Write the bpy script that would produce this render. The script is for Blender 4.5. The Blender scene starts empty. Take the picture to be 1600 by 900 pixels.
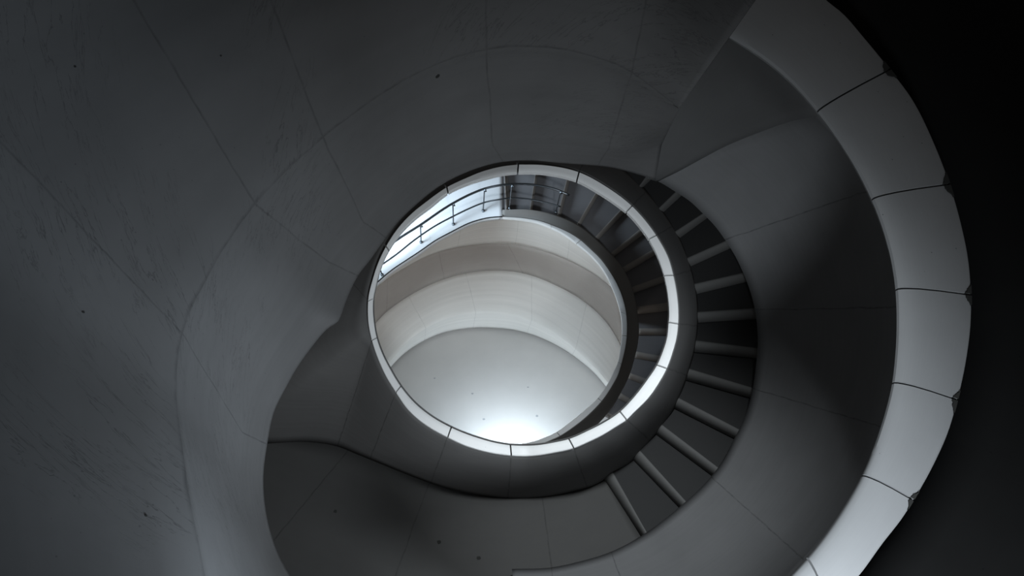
import bpy, bmesh, math, random
from mathutils import Vector, Matrix
random.seed(4)
SC = bpy.context.scene
COL = SC.collection

# ------------------------------------------------------------------ camera
S = 1.8                       # metres per scene unit of depth
F = 1200.0                    # focal length in pixels of the 1600x900 frame
NAD = (730.0, 1143.0)         # vanishing point of the verticals, below the frame
FLOOR = 10.2
CZ = FLOOR * S
_d = Vector(((NAD[0]-800)/F, -(NAD[1]-450)/F, -1)).normalized()
_Z = -_d
_Y = (Vector((0, 1, 0)) - _Z*_Z.y).normalized()
_X = _Y.cross(_Z)
ROT = Matrix((_X, _Y, _Z))
CAM = Vector((0, 0, CZ))
cam = bpy.data.cameras.new('camera'); cam.sensor_width = 36; cam.lens = 36*F/1600
cam.clip_start = 0.02; cam.clip_end = 200
camo = bpy.data.objects.new('camera', cam); COL.objects.link(camo)
camo.matrix_world = Matrix.Translation(CAM) @ ROT.to_4x4()
SC.camera = camo

def P(x, y, z):
    """point of the staircase seen at (x, y) lying z units below the eye"""
    d = ROT @ Vector(((x-800)/F, -(y-450)/F, -1))
    return CAM + d*(-z*S/-d.z if z > 0 else z*S/d.z)

def mpp(z):                   # metres per pixel at that depth, roughly
    return abs(z)*S/F*1.15

# ------------------------------------------------------------------ world, lights, exposure
w = bpy.data.worlds.new('world'); SC.world = w; w.use_nodes = True
bg = w.node_tree.nodes['Background']
bg.inputs['Color'].default_value = (1.0, 0.98, 0.96, 1); bg.inputs['Strength'].default_value = 0.05
SC.view_settings.view_transform = 'Standard'; SC.view_settings.look = 'None'
SC.view_settings.exposure = 0.0; SC.view_settings.gamma = 1.0
SC.view_settings.use_curve_mapping = False

def light(name, kind, loc, target, energy, color, size=1.0, **kw):
    l = bpy.data.lights.new(name, kind); l.energy = energy; l.color = color
    if kind == 'AREA':
        l.shape = 'DISK'; l.size = size
        l.spread = kw.get('spread', math.pi)
    if kind == 'SPOT':
        l.spot_size = kw['angle']; l.spot_blend = kw.get('blend', 0.5); l.shadow_soft_size = size
    o = bpy.data.objects.new(name, l); COL.objects.link(o)
    o.location = loc
    o.rotation_euler = (Vector(target)-Vector(loc)).to_track_quat('-Z', 'Y').to_euler()
    return o
COOL = (0.72, 0.87, 1.0); WARM = (1.0, 0.86, 0.74)
# daylight falling in over the open lower edge of the stairwell
light('daylight_well', 'AREA', (2.4, -1.9, 15.3), (1.5, 0.2, 11), 255, (0.85, 0.93, 1.0), 1.0, spread=math.radians(112))
# added fill light, unseen on the near side, raking over the left wall
light('side_fill', 'AREA', (0.0, -1.1, 13.6), (-2.0, 0.5, 13.3), 58, (0.74, 0.87, 1.0), 0.7, spread=math.radians(84))
# roof light straight above the well, reaching the lower coping and the floor
light('roof_light', 'SPOT', (1.3, 4.7, 22.0), (2.1, 2.8, 7.5), 8000, (0.88, 0.95, 1.0), 0.6, angle=math.radians(26), blend=1.0)
# window beside the lower landing
light('landing_window', 'AREA', P(500, 325, -6.1), P(780, 310, -7.4), 105, COOL, 1.6, spread=math.radians(110))
# added fill light hidden under the near side of the ring, brightening the floor
light('ground_fill', 'AREA', (1.1, 4.7, 1.75), (1.0, 6.0, 0), 150, COOL, 0.7, spread=math.radians(140))
# warm lamp light inside the lower well
light('lobby_lamp', 'AREA', P(800, 640, -7.6), P(770, 440, -8.3), 13, WARM, 1.2, spread=math.radians(160))

# ------------------------------------------------------------------ materials
def nd(nt, t, **kw):
    n = nt.nodes.new(t)
    for k, v in kw.items():
        if k in n.inputs.keys(): n.inputs[k].default_value = v
        else: setattr(n, k, v)
    return n
def mth(nt, op, a, b=None, clamp=False):
    n = nt.nodes.new('ShaderNodeMath'); n.operation = op; n.use_clamp = clamp
    for i, v in enumerate((a, b)):
        if v is None: continue
        if hasattr(v, 'links') or hasattr(v, 'is_linked'): nt.links.new(v, n.inputs[i])
        else: n.inputs[i].default_value = v
    return n.outputs[0]

def concrete(name, col, rough=0.75, seams=(), vseams=(), sw=0.0016, vw=0.004, dark=0.35, streak=0.12,
             mottle=0.15, pits=0.3, scratch=0.0, sdir=(3, 40), bump=0.15, spec=0.3, hue=None):
    m = bpy.data.materials.new(name); m.use_nodes = True
    nt = m.node_tree; L = nt.links
    b = nt.nodes['Principled BSDF']; b.inputs['Roughness'].default_value = rough
    b.inputs['Specular IOR Level'].default_value = spec
    uv = nd(nt, 'ShaderNodeUVMap'); tc = nd(nt, 'ShaderNodeTexCoord')
    sep = nd(nt, 'ShaderNodeSeparateXYZ'); L.new(uv.outputs[0], sep.inputs[0])
    # mottling
    n1 = nd(nt, 'ShaderNodeTexNoise', Scale=1.3, Detail=6.0, Roughness=0.6); L.new(tc.outputs['Object'], n1.inputs['Vector'])
    f = mth(nt, 'MULTIPLY_ADD', n1.outputs['Fac'], 2*mottle); nt.nodes[-1].inputs[2].default_value = 1-mottle
    # brush streaks running along the curve
    mp = nd(nt, 'ShaderNodeMapping'); mp.inputs['Scale'].default_value = (sdir[0], sdir[1], 1); L.new(uv.outputs[0], mp.inputs['Vector'])
    n2 = nd(nt, 'ShaderNodeTexNoise', Scale=1.0, Detail=4.0, Roughness=0.55); L.new(mp.outputs[0], n2.inputs['Vector'])
    g = mth(nt, 'MULTIPLY_ADD', n2.outputs['Fac'], 2*streak); nt.nodes[-1].inputs[2].default_value = 1-streak
    f = mth(nt, 'MULTIPLY', f, g)
    # small pits
    n3 = nd(nt, 'ShaderNodeTexVoronoi', Scale=9.0); L.new(tc.outputs['Object'], n3.inputs['Vector'])
    pit = mth(nt, 'LESS_THAN', n3.outputs['Distance'], 0.055)
    n3b = nd(nt, 'ShaderNodeTexNoise', Scale=0.9); L.new(tc.outputs['Object'], n3b.inputs['Vector'])
    pit = mth(nt, 'MULTIPLY', pit, mth(nt, 'GREATER_THAN', n3b.outputs['Fac'], 0.52))
    f = mth(nt, 'MULTIPLY', f, mth(nt, 'SUBTRACT', 1.0, mth(nt, 'MULTIPLY', pit, pits)))
    # joints with a slightly wandering line
    n4 = nd(nt, 'ShaderNodeTexNoise', Scale=3.0, Detail=5.0); L.new(tc.outputs['Object'], n4.inputs['Vector'])
    wob = mth(nt, 'SUBTRACT', n4.outputs['Fac'], 0.5)
    n5 = nd(nt, 'ShaderNodeTexNoise', Scale=7.0, Detail=2.0); L.new(tc.outputs['Object'], n5.inputs['Vector'])
    brk = mth(nt, 'MULTIPLY_ADD', n5.outputs['Fac'], 1.6, True); nt.nodes[-1].inputs[2].default_value = -0.2
    acc = None
    for (axis, lst, wd) in (('X', seams, sw), ('Y', vseams, vw)):
        if not lst: continue
        c = mth(nt, 'ADD', sep.outputs[axis], mth(nt, 'MULTIPLY', wob, wd*3))
        for s in lst:
            d = mth(nt, 'ABSOLUTE', mth(nt, 'SUBTRACT', c, s))
            k = mth(nt, 'SUBTRACT', 1.0, mth(nt, 'DIVIDE', d, wd), True)
            acc = k if acc is None else mth(nt, 'MAXIMUM', acc, k)
    if acc is not None:
        acc = mth(nt, 'MULTIPLY', acc, brk)
        f = mth(nt, 'MULTIPLY', f, mth(nt, 'SUBTRACT', 1.0, mth(nt, 'MULTIPLY', acc, 1-dark)))
    if scratch > 0:
        # long hairline scars in the plaster
        mp2 = nd(nt, 'ShaderNodeMapping'); mp2.inputs['Scale'].default_value = (2.1, 1.0, 1); mp2.inputs['Rotation'].default_value = (0, 0, -0.6)
        L.new(uv.outputs[0], mp2.inputs['Vector'])
        mp3 = nd(nt, 'ShaderNodeMapping'); mp3.inputs['Scale'].default_value = (7, 48, 1); L.new(mp2.outputs[0], mp3.inputs['Vector']); mp2 = mp3
        n6 = nd(nt, 'ShaderNodeTexNoise', Scale=1.0, Detail=5.0, Roughness=0.65, Distortion=0.6); L.new(mp2.outputs[0], n6.inputs['Vector'])
        ln = mth(nt, 'SUBTRACT', 1.0, mth(nt, 'DIVIDE', mth(nt, 'ABSOLUTE', mth(nt, 'SUBTRACT', n6.outputs['Fac'], 0.5)), 0.012), True)
        n7 = nd(nt, 'ShaderNodeTexNoise', Scale=0.8, Detail=3.0); L.new(tc.outputs['Object'], n7.inputs['Vector'])
        msk = mth(nt, 'MULTIPLY', mth(nt, 'SUBTRACT', n7.outputs['Fac'], 0.45), 6.0, True)
        f = mth(nt, 'MULTIPLY', f, mth(nt, 'SUBTRACT', 1.0, mth(nt, 'MULTIPLY', mth(nt, 'MULTIPLY', ln, msk), scratch)))
    mix = nd(nt, 'ShaderNodeVectorMath', operation='SCALE'); mix.inputs[0].default_value = col
    L.new(f, mix.inputs['Scale']); L.new(mix.outputs[0], b.inputs['Base Color'])
    bp = nd(nt, 'ShaderNodeBump', Strength=bump, Distance=0.02); L.new(f, bp.inputs['Height']); L.new(bp.outputs[0], b.inputs['Normal'])
    return m

def plain(name, col, rough=0.5, metal=0.0):
    m = bpy.data.materials.new(name); m.use_nodes = True; nt = m.node_tree
    b = nt.nodes['Principled BSDF']; b.inputs['Roughness'].default_value = rough; b.inputs['Metallic'].default_value = metal
    tc = nd(nt, 'ShaderNodeTexCoord'); n = nd(nt, 'ShaderNodeTexNoise', Scale=14.0, Detail=3.0); nt.links.new(tc.outputs['Object'], n.inputs['Vector'])
    r = nd(nt, 'ShaderNodeValToRGB'); nt.links.new(n.outputs['Fac'], r.inputs[0])
    r.color_ramp.elements[0].color = tuple(c*0.8 for c in col)+(1,); r.color_ramp.elements[1].color = tuple(min(1, c*1.15) for c in col)+(1,)
    nt.links.new(r.outputs[0], b.inputs['Base Color'])
    return m

# ------------------------------------------------------------------ curve helpers
def fillz(pts):
    """(x, y[, z]) list: heights missing between keyed points are interpolated along the line"""
    L = [0.0]
    for a, b in zip(pts, pts[1:]): L.append(L[-1]+math.hypot(b[0]-a[0], b[1]-a[1]))
    keys = [i for i, p in enumerate(pts) if len(p) > 2]
    out = []
    for i, p in enumerate(pts):
        lo = max([k for k in keys if k <= i], default=keys[0]); hi = min([k for k in keys if k >= i], default=keys[-1])
        z = pts[lo][2] if hi == lo else pts[lo][2]+(pts[hi][2]-pts[lo][2])*(L[i]-L[lo])/(L[hi]-L[lo])
        out.append((p[0], p[1], z))
    return out

class Curve:
    """smooth line through traced points, sampled by its own length"""
    def __init__(s, pts, sub=8):
        p = fillz(pts); n = len(p); q = []
        for i in range(n-1):
            p0, p1, p2, p3 = p[max(i-1, 0)], p[i], p[i+1], p[min(i+2, n-1)]
            l0 = max(math.hypot(p1[0]-p0[0], p1[1]-p0[1]), 1e-6)**.5 if i else None
            for k in range(sub):
                t = k/sub
                d = math.hypot(p2[0]-p1[0], p2[1]-p1[1])
                da = math.hypot(p1[0]-p0[0], p1[1]-p0[1]) or d; db = math.hypot(p3[0]-p2[0], p3[1]-p2[1]) or d
                v = []
                for c in range(3):
                    m1 = ((p2[c]-p1[c])/d*da+(p1[c]-p0[c])/da*d)/(d+da)*d if i else (p2[c]-p1[c])
                    m2 = ((p3[c]-p2[c])/db*d+(p2[c]-p1[c])/d*db)/(d+db)*d if i < n-2 else (p2[c]-p1[c])
                    h = (2*t**3-3*t**2+1)*p1[c]+(t**3-2*t**2+t)*m1+(-2*t**3+3*t**2)*p2[c]+(t**3-t**2)*m2
                    v.append(h)
                q.append(tuple(v))
        q.append(p[-1]); s.q = q; s.l = [0.0]
        for a, b in zip(q, q[1:]): s.l.append(s.l[-1]+math.hypot(b[0]-a[0], b[1]-a[1]))
        s.T = s.l[-1]
    def at(s, t):
        L = max(0, min(1, t))*s.T; lo, hi = 0, len(s.l)-1
        while hi-lo > 1:
            m = (lo+hi)//2
            if s.l[m] <= L: lo = m
            else: hi = m
        f = (L-s.l[lo])/max(s.l[hi]-s.l[lo], 1e-9)
        return tuple(a+(b-a)*f for a, b in zip(s.q[lo], s.q[hi]))
    def near(s, x, y):
        i = min(range(len(s.q)), key=lambda k: (s.q[k][0]-x)**2+(s.q[k][1]-y)**2)
        return s.l[i]/s.T
    def moved(s, fn):
        c = Curve.__new__(Curve); c.q = [fn(*p) for p in s.q]; c.l = s.l; c.T = s.T
        return c

def table(curves, stations):
    """for u in 0..1: where to sample each curve so that the stations line up"""
    ks = [[0.0]*len(curves)]+[[c.near(*p) for c, p in zip(curves, st)] for st in stations]+[[1.0]*len(curves)]
    us = [sum(k)/len(k) for k in ks]
    def f(u, i):
        for a in range(len(us)-1):
            if u <= us[a+1] or a == len(us)-2:
                r = (u-us[a])/max(us[a+1]-us[a], 1e-9)
                return ks[a][i]+(ks[a+1][i]-ks[a][i])*r
    return f, us[1:-1]

def link(name, verts, faces, m, parent=None, uvs=None, smooth=True, thick=0.0, autos=None):
    me = bpy.data.meshes.new(name); me.from_pydata([tuple(v) for v in verts], [], faces)
    if uvs:
        l = me.uv_layers.new(name='UVMap')
        for poly in me.polygons:
            for li in poly.loop_indices: l.data[li].uv = uvs[me.loops[li].vertex_index]
    for p in me.polygons: p.use_smooth = smooth
    me.materials.append(m)
    o = bpy.data.objects.new(name, me); COL.objects.link(o)
    if thick:
        md = o.modifiers.new('thickness', 'SOLIDIFY'); md.thickness = thick; md.offset = -1
    if parent is not None: o.parent = parent
    return o

def loft(name, curves, m, parent=None, stations=(), n=160, rows=8, prof=None, thick=0.08, closed=False, urange=(0, 1)):
    f, us = table(curves, stations)
    R = []; U = []
    nseg = len(curves)-1
    for j in range(nseg*rows+1):
        a = min(j//rows, nseg-1); t = (j-a*rows)/rows
        row = []
        for i in range(n+1):
            u = urange[0]+(urange[1]-urange[0])*i/n
            p = curves[a].at(f(u, a)); q = curves[a+1].at(f(u, a+1))
            pf = prof[a] if prof else (lambda t: t)
            g = pf(t)
            row.append(P(p[0]+(q[0]-p[0])*t, p[1]+(q[1]-p[1])*t, p[2]+(q[2]-p[2])*g)); U.append((u, j/(nseg*rows)))
        R.append(row)
    V = [v for r in R for v in r]; FA = []
    for j in range(len(R)-1):
        for i in range(n):
            FA.append((j*(n+1)+i, j*(n+1)+i+1, (j+1)*(n+1)+i+1, (j+1)*(n+1)+i))
    # wind the faces towards the open well (where the eye is)
    sgn = 0
    for q in FA[::7]:
        nn = (V[q[2]]-V[q[0]]).cross(V[q[3]]-V[q[1]]); sgn += 1 if nn.dot(CAM-V[q[0]]) > 0 else -1
    if sgn < 0: FA = [q[::-1] for q in FA]
    return link(name, V, FA, m, parent, U, True, thick), us

def empty(name, label=None, cat=None, group=None, kind=None, loc=(0, 0, 0)):
    o = bpy.data.objects.new(name, None); COL.objects.link(o); o.location = (0, 0, 0); o.empty_display_size = .2
    tag(o, label, cat, group, kind); return o
def tag(o, label=None, cat=None, group=None, kind=None):
    if label: o['label'] = label
    if cat: o['category'] = cat
    if group: o['group'] = group
    if kind: o['kind'] = kind
    return o

# ------------------------------------------------------------------ traced lines of the staircase
cap2_out = Curve([(810,256,-4.4),(850,257),(905,268),(950,292),(988,321),(1010,345),(1031,375),(1045,402),(1053,430),(1060,475,-5.1),(1060.5,500),(1058,525),(1051.5,550),(1042,576),(1030,598),
 (1014,621),(990,645),(979,656),(965,665),(942.5,679),(920,690),(896.5,700),(865,707),(841,711),(820,712.5,-6.05),(799,711.5),(775,708.5),(750,703),(725,695),(699.5,683),(677,671),(650,652),(635,637),
 (618.5,613),(603,588),(590,560),(580.5,532),(575,505),(574,480,-5.3),(575,465),(582,436),(590,412),(605,381),(620,358),(644,332),(665,315),(698,292),(725,279),(755,266.5),(785,259),(810,256,-4.4)])
cap2_in = Curve([(809,268,-4.4),(837,268),(868.5,272),(901.5,281),(933,298),(970,323),(979,330),(997.5,350),(1014,373),(1027.5,399),(1038,430),(1044.5,465,-5.1),(1046,490),(1045,505),(1042,530),(1036,549),(1027,570),
 (1012.5,592),(988.5,623),(969,643),(940,662),(920,672),(889,685.5),(865,691),(839.5,695),(820,695.8,-6.05),(797.5,695),(775,691.5),(747.5,684),(705,667.5),(680,654),(650,631),(626,603),(609.5,576),
 (599,556),(588.5,527),(584,502),(582.5,480,-5.3),(583,466),(587,445),(595,416),(607,390),(627.5,361),(650,339),(672.5,322),(700,300),(732.5,285),(762.5,276),(788,270),(809,268,-4.4)])
cap2_seams = [((905,268),(901.5,281)),((988,321),(979,330)),((1019,371),(1013,374)),((1053,430),(1038,431)),((1060,506),(1045,503)),((1042,576),(1028,569)),((979,656),(968,645)),((896.5,700),(889,686)),
 ((799,711.5),(797.5,695)),((699.5,683),(705,668)),((618.5,613),(626,603)),((580.5,532),(588.5,528)),((574.5,470),(583,466)),((603,384),(607,389)),((698,292),(700,299))]
base2 = Curve([(830,205,-5.0),(900,225),(976,267,-5.2),(1002,290),(1032,325),(1057,362),(1074,400),(1083,430),(1089,460),(1091,490),(1090,515),(1086,545),(1078,575),(1068,605),(1052,640),(1032,668),
 (1010,695),(985,722),(957,741,-6.88),(930,757),(895,768),(855,776),(817,779,-6.9),(755,775),(695,763),(635,742),(605,730),(560,712),(524,698),(485,692),(419,694,-6.9),(350,690),(300,640),(300,560,-6.6),
 (360,450),(450,350),(560,265),(690,215),(830,205,-5.0)])
cap1_out = Curve([(1200,-110,-3.0),(1260,-40),(1295,0),(1317.5,18),(1350,55),(1392.5,107),(1425,150),(1462.5,225),(1486,287),(1504,350),(1515,405),(1519,455,-3.3),(1519,500),(1512,560),(1498,625),(1482.5,677),(1462.5,722),(1429,782),
 (1412.5,808),(1380,850),(1345,898),(1290,955,-3.6),(1200,1030),(1060,1100,-3.7)])
cap1_in = Curve([(1070,5,-3.0),(1142.5,50),(1185,76),(1240,121),(1281,167),(1320,220),(1345,261),(1367,305),(1386,355),(1398,400),(1405,447,-3.3),(1407,500),(1405,550),(1400,594),(1382,664),(1352,740),(1320,795),(1290,838),
 (1236,900,-3.6),(1160,965),(1020,1040,-3.7)])
cap1_seams = [((1391,105),(1281,167)),((1486,288),(1367,305)),((1519,459),(1405,447)),((1498,625),(1400,594)),((1430,781),(1352,740)),((1300,945),(1265,868))]
cap3_out = Curve([(785,338.5,-7.3),(820,341),(843,345),(861,351),(885,361),(905,373),(925,391),(937.5,403),(951,421),(962.5,440),(970,456),(976,475),(979,492,-7.65),(980,510),(979.5,527),(976.5,547),(971,569),(966,585),(957,602),
 (940,627),(917.5,650),(895,668),(875,681),(857.5,689),(839.5,696),(815,703,-8.1),(770,708)])
cap3_in = Curve([(785,339.5,-7.3),(820,343),(843,348),(861,355),(880,365),(898,378),(921,397),(937.5,415),(948,431),(955.6,447),(961,460),(966,475),(969.5,490,-7.65),(971.5,507),(971.5,524),(969,545),(965,566),(959,580),(949,600),
 (934,622),(910,644),(887.5,662),(869.5,675),(850,684),(832,690),(810,694,-8.1),(768,698)])
cap3_seams = [((861,351),(861,355)),((907,375),(901,380)),((979,491),(969,487)),((980,525),(971.5,523)),((971,569),(966,566)),((940,628),(934,622)),((875,681.5),(869.5,676))]
base3 = Curve([(785,328,-7.32),(829.5,328,-7.35),(867,335.5),(904.5,351.5),(931.5,373),(952.5,394),(972.5,418),(986,445),(993,470),(997,495),(998.5,515),(997,535),(992,558),(984,585),(970,614),(952,643),(935,662),(900,692,-8.9),(860,715)])
slab_edge = Curve([(480,515,-7.3),(540,480),(586,444),(612,422),(635,406.5),(657,392),(680,376),(704,363),(740,346),(765,340),(785,338.5,-7.3)])
face1_top = Curve([(480,515,-7.32),(540,480),(586,444),(612,422.5),(635,407),(657,392.5),(680,376.5),(704,363.5),(740,346.5),(765,341),(785,339.5),(820,343),(843,348),(861,355),(880,365),(898,378),(921,397),(937.5,415),(948,431,-7.6),(956,450),(975,490,-7.7)])
c2 = Curve([(480,540,-7.85),(540,490),(585,452),(605,435.5),(632,418.5),(665,401),(704,388.5),(740,382.5),(770,380.5),(800,381.5),(831,387.5),(856,394.5),(881,404),(906,416),(931,431),(950,445),(961,455,-8.25),(975,476),(983,505,-8.6)])
c3 = Curve([(500,640,-8.7),(540,560),(585,508),(596,495),(620,475),(650,456),(680,441.5),(710,431),(740,425),(770,422.5),(800,424),(825,429),(850,437.5),(875,449),(900,462.5),(919,476),(940,495),(960,522),(971,545,-8.9),(975,580),(970,620,-9.0)])
c4 = Curve([(540,660,-9.3),(575,605),(612,560),(640,531),(672,508),(705,494),(740,488),(775,487.5),(808,492),(838,503),(864,518),(900,546),(930,575),(955,605,-9.3),(980,660)])
c5 = Curve([(560,680,-10.15),(585,615),(612,572),(635,550),(660,534),(690,521),(720,514.5),(745,512),(772,512.5),(805,516),(840,526),(872,541),(900,559),(920,575),(936,591),(950,609,-10.15),(975,660)])
wallA_top = Curve([(1215,75,-3.3),(1255,120),(1290,178,-3.35),(1325,215),(1350,258),(1375,305),(1392,355),(1405,400),(1413,447,-3.45),(1415,500),(1412,560),(1404,610),(1388,670),(1360,745),(1325,805),(1290,850),(1262,880),(1200,940,-3.7),(1120,990),(1000,1030),(880,1050),(815,1050,-3.9)])
wallA_bot = Curve([(985,268,-5.1),(1008,276),(1027,283,-5.18),(1056,300),(1078.5,315),(1096.5,332),(1116,352),(1133,375),(1147.5,398),(1161,426),(1174.5,463),(1180,487),(1183,510),(1184,532),(1181,572),(1176,607),(1166,645),(1160,660),(1148,684),(1121,732),
 (1100,757),(1070,785),(1040,810),(1010,832,-6.86),(955,862),(905,877.5),(862,886.5),(800,889,-6.86)])
wallA_st = [((1290,178),(1027,283)),((1367,295),(1135,375)),((1414,478),(1183,482)),((1392,672),(1178,607)),((1262,880),(1112,745)),((1010,1028),(955,862)),((880,1050),(862,887))]
N_low = Curve([(560,1060,-3.2),(500,985),(453.5,900,-3.4),(431,856),(416,802),(411.5,745),(417.5,694,-3.6),(429.5,640),(447,605),(462.5,577),(485,545),(512,513.5),(530,500,-3.8),(534,490),(541,470),(560,430),(580,404),(600,376),(622,347),(650,320),(690,289),
 (730,269),(780,254,-4.1),(830,251),(877,255),(907.5,257),(937.5,259.5),(960,263),(976.5,267),(1005,275),(1024,281,-4.75)])
N_low2 = Curve([(500,1110,-3.0),(425,950),(395,850),(378,780),(374,720,-3.35),(384,650),(405,590),(440,530),(480,470,-3.5),(515,410),(548,370),(590,325),(640,285),(700,250),(770,228,-3.85),(850,222),(930,228),(985,236),(1034,226,-4.4)])
N_mid = Curve([(430,1180,-2.6),(345,1000),(310,850),(285,700),(275,600),(285,520,-2.8),(320,440),(390,330),(425,290),(505,215),(600,145),(690,97),(760,78,-3.1),(860,75),(960,100),(1062,168,-3.4)])
N_out = Curve([(-50,1500,-1.6),(-400,1100),(-560,600),(-500,100),(-300,-100,-1.5),(60,-250),(300,-330),(750,-380,-1.7),(1060,-240),(1200,-30,-2.3)])
N_st = [((417,694),(378,680),(285,520),(-300,-100)),((560,430),(515,412),(400,318),(60,-250)),((605,372),(572,345),(505,215),(300,-330)),((785,252),(775,228),(762,78),(750,-380)),((935,259),(950,230),(990,115),(1060,-240))]

# ------------------------------------------------------------------ materials of the place
def us_of(curves, st): return table(curves, st)[1]
M_near = concrete('dark_plaster_wall', (0.118, 0.117, 0.117), seams=us_of([N_low, N_low2, N_mid, N_out], N_st), vseams=(0.6667,), sw=0.0013, vw=0.0025, dark=0.6, streak=0.12, scratch=0.4, sdir=(3, 26))
M_wallA = concrete('grey_plaster_inside', (0.175, 0.176, 0.178), seams=us_of([wallA_top, wallA_bot], wallA_st)[1:], sw=0.0014, dark=0.4, streak=0.08)
M_tri = concrete('soffit_plaster', (0.11, 0.11, 0.11), streak=0.05)
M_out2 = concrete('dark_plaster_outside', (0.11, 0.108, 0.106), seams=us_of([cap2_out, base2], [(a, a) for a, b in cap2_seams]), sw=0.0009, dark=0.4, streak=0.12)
M_out3 = concrete('dark_band', (0.22, 0.215, 0.205), streak=0.05, mottle=0.08)
M_cap1 = concrete('coping_grey_stone', (0.27, 0.274, 0.278), rough=0.6, streak=0.05, mottle=0.1, pits=0.6, bump=0.1)
M_cap2 = concrete('coping_white_stone', (0.75, 0.75, 0.74), rough=0.55, streak=0.04, mottle=0.06, pits=0.2, bump=0.05)
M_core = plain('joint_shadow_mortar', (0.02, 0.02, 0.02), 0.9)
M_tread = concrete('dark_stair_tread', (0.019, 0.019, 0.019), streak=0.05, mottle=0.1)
M_nose = concrete('grey_stair_nosing', (0.10, 0.099, 0.096), streak=0.06, mottle=0.12)  # lighter base colour than the dark treads
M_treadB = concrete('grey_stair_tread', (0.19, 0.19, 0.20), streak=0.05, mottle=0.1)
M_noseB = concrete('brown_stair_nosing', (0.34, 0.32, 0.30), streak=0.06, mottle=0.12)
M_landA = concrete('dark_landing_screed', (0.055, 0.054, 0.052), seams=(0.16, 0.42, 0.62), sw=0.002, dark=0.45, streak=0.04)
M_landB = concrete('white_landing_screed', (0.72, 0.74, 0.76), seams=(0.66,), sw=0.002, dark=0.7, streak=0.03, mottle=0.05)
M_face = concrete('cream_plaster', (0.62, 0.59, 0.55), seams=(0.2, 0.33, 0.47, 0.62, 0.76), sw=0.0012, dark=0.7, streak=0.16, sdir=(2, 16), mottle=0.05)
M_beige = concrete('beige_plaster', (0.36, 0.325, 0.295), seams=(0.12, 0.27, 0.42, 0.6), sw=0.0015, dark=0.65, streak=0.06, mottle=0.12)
M_floor = concrete('pale_floor_screed', (0.50, 0.475, 0.45), streak=0.02, mottle=0.08, pits=0.3)
M_black = concrete('unlit_stair_black', (0.014, 0.014, 0.014), rough=1.0, streak=0.02, spec=0.02)  # near-black colour stands in for the darkness of the outer stair
M_steel = plain('brushed_steel', (0.22, 0.25, 0.28), 0.35, 1.0)
M_spot = plain('faint_floor_stain', (0.30, 0.30, 0.30), 0.8)
M_chip = plain('broken_concrete', (0.02, 0.02, 0.018), 0.95)

# ------------------------------------------------------------------ the setting
z0 = -FLOOR
fl = [P(x, y, z0) for x, y in ((-400, 300), (1900, 300), (1900, 1500), (-400, 1500))]
fl = [Vector((v.x, v.y, 0)) for v in fl]
N = 24; V = []; U = []
for j in range(N+1):
    for i in range(N+1):
        a = fl[0].lerp(fl[1], i/N); b = fl[3].lerp(fl[2], i/N); V.append(a.lerp(b, j/N)); U.append((i/N, j/N))
FA = [(j*(N+1)+i, (j+1)*(N+1)+i, (j+1)*(N+1)+i+1, j*(N+1)+i+1) for j in range(N) for i in range(N)]
o = link('floor', V, FA, M_floor, None, U, False, 0.1)
tag(o, 'pale round ground floor at the bottom of the stairwell', 'floor', kind='structure')

o, _ = loft('wall_left', [N_low, N_low2, N_mid, N_out], M_near, stations=N_st, n=220, rows=12, thick=0.02)
tag(o, 'dark plastered curved wall sweeping around the upper left of the well', 'wall', kind='structure')
# underside between the near wall and the inside of the upper balustrade
triE = Curve([(1012,279,-4.85),(1020,222),(1046,165),(1078,115),(1128,42,-3.5),(1170,-12,-3.2)])
triC = Curve([(1027,284,-5.02),(1060,268),(1085,254.5,-4.70),(1135,228,-4.42),(1185,207.5,-4.1),(1235,190,-3.78),(1280,180,-3.42),(1330,165,-3.3)])
o, _ = loft('ceiling', [triE, triC], M_tri, n=60, rows=8, thick=0.015)
tag(o, 'dark triangular underside wedge beside the upper balustrade', 'ceiling', kind='structure')
# outer stairwell beyond the upper coping, its darkness put into the black colour
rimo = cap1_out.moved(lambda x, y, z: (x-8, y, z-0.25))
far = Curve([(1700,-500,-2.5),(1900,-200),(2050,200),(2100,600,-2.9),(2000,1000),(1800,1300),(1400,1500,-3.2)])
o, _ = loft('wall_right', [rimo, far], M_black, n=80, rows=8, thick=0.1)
tag(o, 'wall outside the upper balustrade, coloured black for the unlit outer stair', 'wall', kind='structure')

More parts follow.
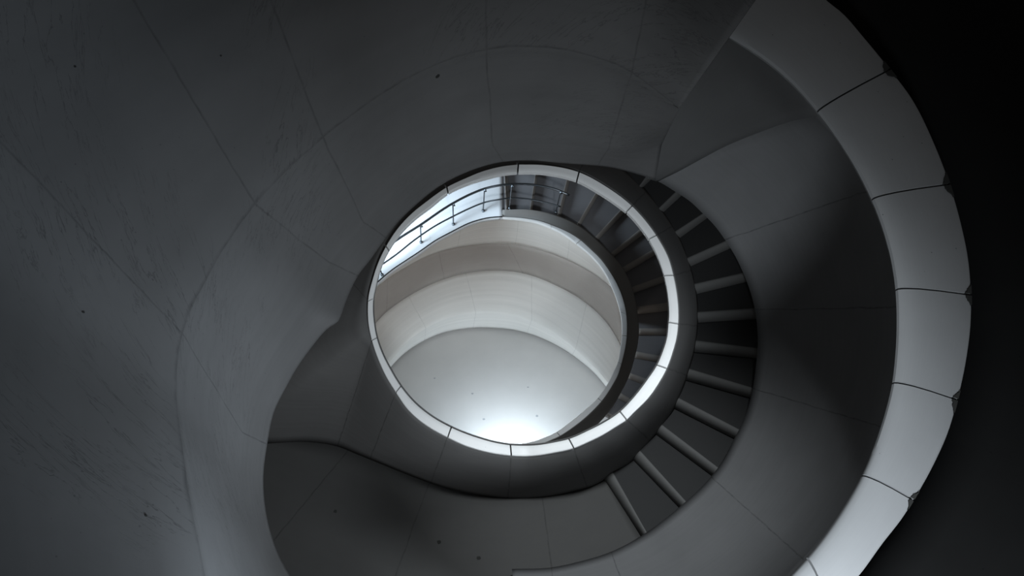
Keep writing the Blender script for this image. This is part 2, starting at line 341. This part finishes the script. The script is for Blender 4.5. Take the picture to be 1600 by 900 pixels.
# ------------------------------------------------------------------ coping stones
def coping(cout, cin, seams, m, parent, gap, depth, prof, n=14, closed=False, label=None):
    """stones between joints; prof: (across 0=outer..1=inner, height) rounded top"""
    ks = [(cout.near(*a), cin.near(*b)) for a, b in seams]
    if closed:
        ks = sorted(ks); spans = list(zip(ks, ks[1:]))+[(ks[-1], (ks[0][0]+1, ks[0][1]+1))]
    else:
        ks = [(0.0, 0.0)]+sorted(ks)+[(1.0, 1.0)]; spans = list(zip(ks, ks[1:]))
    for (a, b) in spans:
        V = []; U = []; ring = len(prof)+2
        go = gap/cout.T; gi = gap/cin.T
        for i in range(n+1):
            t = i/n
            to = a[0]+go+(b[0]-a[0]-2*go)*t; ti = a[1]+gi+(b[1]-a[1]-2*gi)*t
            if closed: to %= 1.0; ti %= 1.0
            po = cout.at(to); pi = cin.at(ti)
            Po = P(*po); Pi = P(*pi)
            for (s_, h) in prof:
                v = Po.lerp(Pi, s_); V.append(v+Vector((0, 0, h*S))); U.append((t, s_))
            for s_ in (0.92, 0.08):
                v = Po.lerp(Pi, s_); V.append(v+Vector((0, 0, -depth*S))); U.append((t, s_))
        FA = []
        for i in range(n):
            for k in range(ring):
                FA.append((i*ring+k, (i+1)*ring+k, (i+1)*ring+(k+1) % ring, i*ring+(k+1) % ring))
        FA.append(tuple(range(ring))); FA.append(tuple(reversed([n*ring+k for k in range(ring)])))
        me_o = link('coping_stone', V, FA, m, parent, U, True)
        bm = bmesh.new(); bm.from_mesh(me_o.data); bmesh.ops.recalc_face_normals(bm, faces=bm.faces)
        for e in bm.edges:
            if len(e.link_faces) == 2 and e.link_faces[0].normal.angle(e.link_faces[1].normal, 0) > 0.6: e.smooth = False
        bm.to_mesh(me_o.data); bm.free()

def rim(p, q, t): return tuple(a+(b-a)*t for a, b in zip(p, q))
def mid_curves(cout, cin, seams, dz, ts, n=160):
    f, _ = table([cout, cin], seams); out = []
    for t in ts:
        pts = []
        for i in range(n+1):
            a = cout.at(f(i/n, 0)); b = cin.at(f(i/n, 1)); r = rim(a, b, t); pts.append((r[0], r[1], r[2]-dz))
        out.append(Curve(pts, 1))
    return out

# upper balustrade: inside face, core and wide coping
up = empty('balustrade', 'wide grey coped balustrade of the uppermost turn, curving down beside the black wall', 'balustrade')
loft('inner_face', [wallA_top, wallA_bot.moved(lambda x, y, z: (x, y, z+0.13))], M_wallA, up, wallA_st, n=200, rows=16, thick=0.015, prof=[lambda t: t**0.45])
a, b = mid_curves(cap1_out, cap1_in, cap1_seams, 0.05, (0.04, 0.97))
loft('mortar_bed', [a, b], M_core, up, n=160, rows=2, thick=0.03)
coping(cap1_out, cap1_in, cap1_seams, M_cap1, up, 1.7, 0.10,
       [(0.0, -0.030), (0.012, -0.006), (0.04, 0), (0.45, 0.004), (0.72, 0.0), (0.86, -0.008), (0.94, -0.016), (0.985, -0.026), (1.0, -0.04)], n=24)
# broken corners of the stones at the outer edge
for (sx, sy), tt in zip([s[0] for s in cap1_seams[:5]], (0, 0, 0, 0, 0)):
    k = cap1_out.near(sx, sy); V = []
    ctr = cap1_out.at(k); inn = cap1_in.at(cap1_in.near(*[s[1] for s in cap1_seams if s[0] == (sx, sy)][0]))
    for sgn in (-1, 1):
        L = random.uniform(13, 20)
        top = []; nn = 9
        for i in range(nn+1):
            e = cap1_out.at(k+sgn*(1.5+L*i/nn)/cap1_out.T); dep = (0.085*(1-(i/nn)**1.6)+random.uniform(-.008, .012))
            q = rim(e, inn, max(dep, 0.012)); q0 = rim(e, inn, 0.006)
            top.append((P(q0[0], q0[1], q0[2]+0.006), P(q[0], q[1], q[2]+0.007)))
        base = len(V)
        for p_, q_ in top: V += [p_, q_, p_-Vector((0, 0, .04)), q_-Vector((0, 0, .04))]
    FA = []
    for s0 in (0, (nn+1)*4):
        for i in range(nn):
            o0 = s0+i*4; o1 = o0+4
            FA += [(o0, o0+1, o1+1, o1), (o0+2, o1+2, o1+3, o0+3), (o0+1, o0+3, o1+3, o1+1), (o0, o1, o1+2, o0+2)]
    c = link('chipped_corner', V, FA, M_chip, up, None, False)
    c['label'] = 'broken dark corner at a coping joint'

# middle balustrade ring
mb = empty('balustrade', 'bright ring-shaped coped balustrade around the round well, dark flared outside', 'balustrade')
st2 = []
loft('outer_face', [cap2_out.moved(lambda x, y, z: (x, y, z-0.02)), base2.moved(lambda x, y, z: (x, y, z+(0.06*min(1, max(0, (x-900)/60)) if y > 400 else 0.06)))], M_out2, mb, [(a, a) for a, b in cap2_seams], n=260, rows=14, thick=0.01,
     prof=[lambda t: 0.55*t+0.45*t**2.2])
a, b = mid_curves(cap2_out, cap2_in, cap2_seams, 0.04, (0.06, 0.94))
loft('mortar_bed', [a, b], M_core, mb, n=200, rows=2, thick=0.03)
under = Curve([(q[0]+(q[0]-820)*0.05, q[1]+(q[1]-485)*0.05, q[2]-0.75) for q in cap2_in.q[::6]]+[(809, 257, -5.15)], 4)
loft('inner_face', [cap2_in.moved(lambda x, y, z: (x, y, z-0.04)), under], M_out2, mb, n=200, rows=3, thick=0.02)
coping(cap2_out, cap2_in, [((810,256),(809,268))]+cap2_seams, M_cap2, mb, 1.2, 0.045,
       [(0.0, -0.016), (0.03, -0.004), (0.12, 0.002), (0.6, 0.0), (0.93, -0.003), (1.0, -0.008)], n=22, closed=True)

# lowest balustrade
lb = empty('balustrade', 'thin bright lowest balustrade coping spiralling inside the ring above the pale floor', 'balustrade')
loft('outer_face', [cap3_out.moved(lambda x, y, z: (x, y, z-0.02)), base3.moved(lambda x, y, z: (x, y, z+0.06))], M_out3, lb, [((905,373),(931,373)),((979,500),(998,505)),((940,627),(960,630))], n=120, rows=8, thick=0.01,
     prof=[lambda t: 0.7*t+0.3*t*t])
coping(cap3_out, cap3_in, cap3_seams, M_cap2, lb, 0.5, 0.04,
       [(0.0, -0.012), (0.05, -0.002), (0.15, 0.0), (0.9, 0.0), (1.0, -0.005)], n=16)
loft('inner_face', [face1_top, c2], M_face, lb, n=140, rows=8, thick=0.05, prof=[lambda t: t])
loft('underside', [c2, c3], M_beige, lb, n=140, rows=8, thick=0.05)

# drum wall standing on the floor
o, _ = loft('wall_back', [c3.moved(lambda x, y, z: (x, y, z)), c4, c5], M_face, n=140, rows=10, thick=0.08, prof=[lambda t: t, lambda t: t])
tag(o, 'pale cream curved wall rising from the round floor', 'wall', kind='structure')

# ------------------------------------------------------------------ stairs
def ext(p, q, k):             # push q further away from p by k pixels
    d = math.hypot(q[0]-p[0], q[1]-p[1]); return (q[0]+(q[0]-p[0])/d*k, q[1]+(q[1]-p[1])/d*k)
def flight(root, bars, ztop, dz, mt, mn, ein, eout, depth=0.1):
    B = []
    for (ti, to, bi, bo) in bars:
        B.append((ext(to, ti, ein), ext(ti, to, eout), ext(bo, bi, ein), ext(bi, bo, eout)))
    for k in range(len(B)):
        z = ztop-dz*k
        a = B[k-1] if k else None
        ti, to, bi, bo = B[k]
        if a: i0, o0 = a[2], a[3]
        else:
            i0 = (2*ti[0]-B[1][0][0], 2*ti[1]-B[1][0][1]); o0 = (2*to[0]-B[1][1][0], 2*to[1]-B[1][1][1])
        # solid wedge: tread plus the mass below it
        top = [P(*i0, z), P(*o0, z), P(*to, z), P(*ti, z)]
        low = [P(*bo, z-dz), P(*bi, z-dz)]
        bot = [v-Vector((0, 0, (dz+depth)*S)) for v in (top[0], top[1])]+[low[0]-Vector((0, 0, depth*S)), low[1]-Vector((0, 0, depth*S))]
        lowi = [low[0].lerp(top[2], 0.12), low[1].lerp(top[3], 0.12)]
        V = top+bot+[Vector((v.x, v.y, v.z-0.004*S)) for v in (top[2].lerp(low[0], .2)-Vector((0, 0, .03*S)), top[3].lerp(low[1], .2)-Vector((0, 0, .03*S)))]
        FA = [(0, 1, 2, 3), (3, 2, 8, 9), (9, 8, 6, 7), (4, 7, 6, 5), (0, 4, 5, 1), (1, 5, 6, 8, 2), (0, 3, 9, 7, 4)]
        U = [(v.x*0.3, v.y*0.3) for v in V]
        o = link('step', V, FA, mt, root, U, False)
        # rounded nosing and riser
        V = []; U = []; n = 10; ln = 10
        for r in range(n+1):
            t = r/n; an = t*math.pi/2
            zz = z-dz*(1-math.cos(an)); s = math.sin(an)*0.55+t*0.45
            for c in range(ln+1):
                q = c/ln
                A = (to[0]+(ti[0]-to[0])*q, to[1]+(ti[1]-to[1])*q); Bq = (bo[0]+(bi[0]-bo[0])*q, bo[1]+(bi[1]-bo[1])*q)
                V.append(P(A[0]+(Bq[0]-A[0])*s, A[1]+(Bq[1]-A[1])*s, zz)); U.append((q, t*.1))
        FA = [(r*(ln+1)+c, (r+1)*(ln+1)+c, (r+1)*(ln+1)+c+1, r*(ln+1)+c+1) for r in range(n) for c in range(ln)]
        nn = (V[FA[3][2]]-V[FA[3][0]]).cross(V[FA[3][3]]-V[FA[3][1]])
        if nn.z < 0: FA = [f[::-1] for f in FA]
        link('nosing', V, FA, mn, o, U, True, 0.03)

A = [((1000.5,288),(1008,277.5),(1005,293),(1018,280)), ((1032,322.5),(1055,300),(1038,331),(1064,307)), ((1057,360),(1097,334),(1063,372),(1104,342)),
 ((1075,402),(1132.5,376.5),(1079,417),(1138,390)), ((1085,443),(1161,426),(1089,460),(1166,441)), ((1090.5,487),(1178,481.5),(1090.5,505),(1181,499)),
 ((1089,532),(1183.5,544),(1087.5,551),(1182,560)), ((1080,577),(1176,606),(1074,595),(1172,622)), ((1059,621),(1155,671),(1053,638),(1146.5,685)),
 ((1035.5,664.5),(1120,729),(1027,680),(1111,742)), ((1001,705),(1071,782.5),(992,721.5),(1062.5,794)), ((960,742),(1010,831),(946,752),(1002,837))]
sa = empty('staircase', 'dark upper flight of steps between the bright ring and the wide grey balustrade', 'stairs')
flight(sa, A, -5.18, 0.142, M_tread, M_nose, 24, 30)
zA = -5.18-0.142*12
lin = Curve([(946,748,zA),(925,752),(890,760),(855,766),(817,769),(755,765),(695,752),(635,730),(560,700),(524,688),(470,680),(400,670),(330,650),(280,600,zA)])
lout = Curve([(1012,856,zA),(990,900),(930,960),(820,1000),(700,1020),(560,1010),(440,970),(330,900),(250,800),(210,700),(220,600,zA)])
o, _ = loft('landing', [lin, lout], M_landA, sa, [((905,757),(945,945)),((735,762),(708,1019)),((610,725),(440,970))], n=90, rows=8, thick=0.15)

Bb = [((790,325.5),(788,270),(797,327),(793.5,270)), ((828,325.5),(837,268.5),(832.5,327),(841.5,269)), ((871.5,334.5),(886,278),(877,337),(891.5,279)),
 ((902,349.5),(932,298.5),(907,353),(938,301)), ((930,370),(970,327),(935.5,375),(976,332)), ((956,394),(1000,358),(961,400),(1006,366)),
 ((972,418),(1020,390),(976.5,427),(1025,398)), ((987,448.5),(1036,431),(990,458.5),(1039.5,441)), ((995,479),(1043,472.5),(997,491),(1045.5,486)),
 ((997.5,513),(1042,513),(998,523.5),(1041,524)), ((995,549),(1031,556),(992,560),(1026,566)), ((986,583),(1012.5,592.5),(983,592.5),(1007,602)),
 ((972,615),(988.5,625),(967,624),(982.5,632.5)), ((950.5,645),(959.5,649.5),(946,651),(955,655))]
sb = empty('staircase', 'lower flight of grey steps turning inside the bright ring, with its white landing', 'stairs')
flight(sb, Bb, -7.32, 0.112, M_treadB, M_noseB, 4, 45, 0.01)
l2 = Curve([(470,440,-7.32),(520,380),(560,330),(610,290),(660,262),(700,245),(740,235),(785,228,-7.32)])
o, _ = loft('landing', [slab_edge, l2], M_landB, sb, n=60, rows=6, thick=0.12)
led = Curve([(785,338.5,-7.32),(800,339.5),(810,340,-7.34)]); led2 = Curve([(785,322,-7.32),(800,325),(810,325,-7.34)])

# ------------------------------------------------------------------ steel railing on the white landing
def tube(name, pts, r, m, parent, seg=10):
    V = []; FA = []; n = len(pts)
    up_ = Vector((0, 0, 1))
    for i, p in enumerate(pts):
        d = (pts[min(i+1, n-1)]-pts[max(i-1, 0)]).normalized()
        a = d.cross(up_ if abs(d.z) < .9 else Vector((1, 0, 0))).normalized(); b = a.cross(d)
        for k in range(seg):
            an = 2*math.pi*k/seg; V.append(p+(a*math.cos(an)+b*math.sin(an))*r)
    for i in range(n-1):
        for k in range(seg): FA.append((i*seg+k, i*seg+(k+1) % seg, (i+1)*seg+(k+1) % seg, (i+1)*seg+k))
    FA.append(tuple(reversed(range(seg)))); FA.append(tuple((n-1)*seg+k for k in range(seg)))
    return link(name, V, FA, m, parent, None, True)
ra = empty('railing', 'dark steel handrail with posts along the inner edge of the white landing', 'railing')
RZ = 0.30
top = Curve([(560,428,-7.3+RZ),(585,403),(600,390),(621.5,374),(656,352),(707,318),(735,303.5),(755,295.5),(785,289,-7.3+RZ),(810,287.5),(840,289.5),(870,296.5),(889.5,305,-7.5+RZ)])
lowr = Curve([(560,440,-7.3+RZ*.5),(580,425),(594.5,415),(620,397),(647,375.5),(680,353),(708,338),(735,325),(755,317),(785,311,-7.3+RZ*.5),(796.5,309.5),(825,311),(855,317),(876,323,-7.48+RZ*.5)])
tube('top_rail', [P(*top.at(i/70)) for i in range(71)], 2.0*mpp(7), M_steel, ra)
tube('middle_rail', [P(*lowr.at(i/70)) for i in range(71)], 1.4*mpp(7), M_steel, ra)
for (bx, by, tx, ty, dz) in ((597,430,588,401,0), (658,379,657,351.5,0), (708.5,351,707.5,318,0), (755,330,757,295.5,0), (796,325.5,800,288.5,0.0), (868.5,332,876,299,0.17)):
    b0 = P(bx, by, -7.3-dz); t0 = P(tx, ty, -7.3-dz*.9+RZ)
    p = tube('post', [b0.lerp(t0, i/8) for i in range(9)], 1.15*mpp(7), M_steel, ra, 8)
    tube('base_plate', [b0+Vector((0, 0, -0.01)), b0+Vector((0, 0, 0.035))], 2.5*mpp(7), M_steel, p, 12)
    tube('bracket', [b0.lerp(t0, .86), b0.lerp(t0, .9)+Vector((.03, 0, 0)), b0.lerp(t0, 1.0)+Vector((0.01, 0, 0))], 1.7*mpp(7), M_steel, p, 8)

tube('edge_shadow_line', [P(*slab_edge.at(i/60))+Vector((0, 0, 0.0)) for i in range(10, 61)], 1.1*mpp(7), M_core, sb, 8)  # dark tube drawn as the shadow gap along the slab edge

# ------------------------------------------------------------------ small dark spots and plugs in the plaster
from mathutils.bvhtree import BVHTree
def spots(obj, lst, m=M_chip):
    me = obj.data; bv = BVHTree.FromPolygons([v.co for v in me.vertices], [p.vertices[:] for p in me.polygons])
    for (x, y, rx, ry, rot) in lst:
        d = (ROT @ Vector(((x-800)/F, -(y-450)/F, -1))).normalized()
        h, n, i, dist = bv.ray_cast(CAM, d)
        if h is None: continue
        if n.dot(d) > 0: n = -n
        a = n.orthogonal().normalized(); b = n.cross(a); px = dist/F
        # turn a towards the long direction of the mark
        V = []; k = 14
        ex = (ROT @ Vector((math.cos(rot), math.sin(rot), 0))); ex = (ex-n*ex.dot(n)).normalized(); ey = n.cross(ex)
        for lift in (0.003, -0.004):
            for j in range(k):
                t = 2*math.pi*j/k; w_ = random.uniform(.8, 1.15) if lift > 0 else 1
                V.append(h+n*lift+ex*math.cos(t)*rx*px*w_+ey*math.sin(t)*ry*px*w_)
        FA = [tuple(range(k)), tuple(reversed(range(k, 2*k)))]+[(j, j+k, (j+1) % k+k, (j+1) % k) for j in range(k)]
        link('plaster_plug', V, FA, m, obj, None, False)
OB = {o.name: o for o in bpy.data.objects}
spots(OB['wall_left'], [(684,119,4,3.2,0), (1056,166,5,2.2,-.5), (117,104,1.6,1.2,0), (345,87,1.4,1.2,0), (130,488,2,1.6,0), (228,806,1.8,1.5,0)])
spots(OB['landing'], [(524,799,2.6,2.4,0), (686,847,3,2.8,0), (748,872,3.2,2.8,0)])
spots(OB['floor'], [(738,615,1.8,1.3,0), (756,655,2,1.5,0), (825,605,1.5,1,0), (679,591,1.5,1.1,0), (839,650,2,1.6,0)], M_spot)
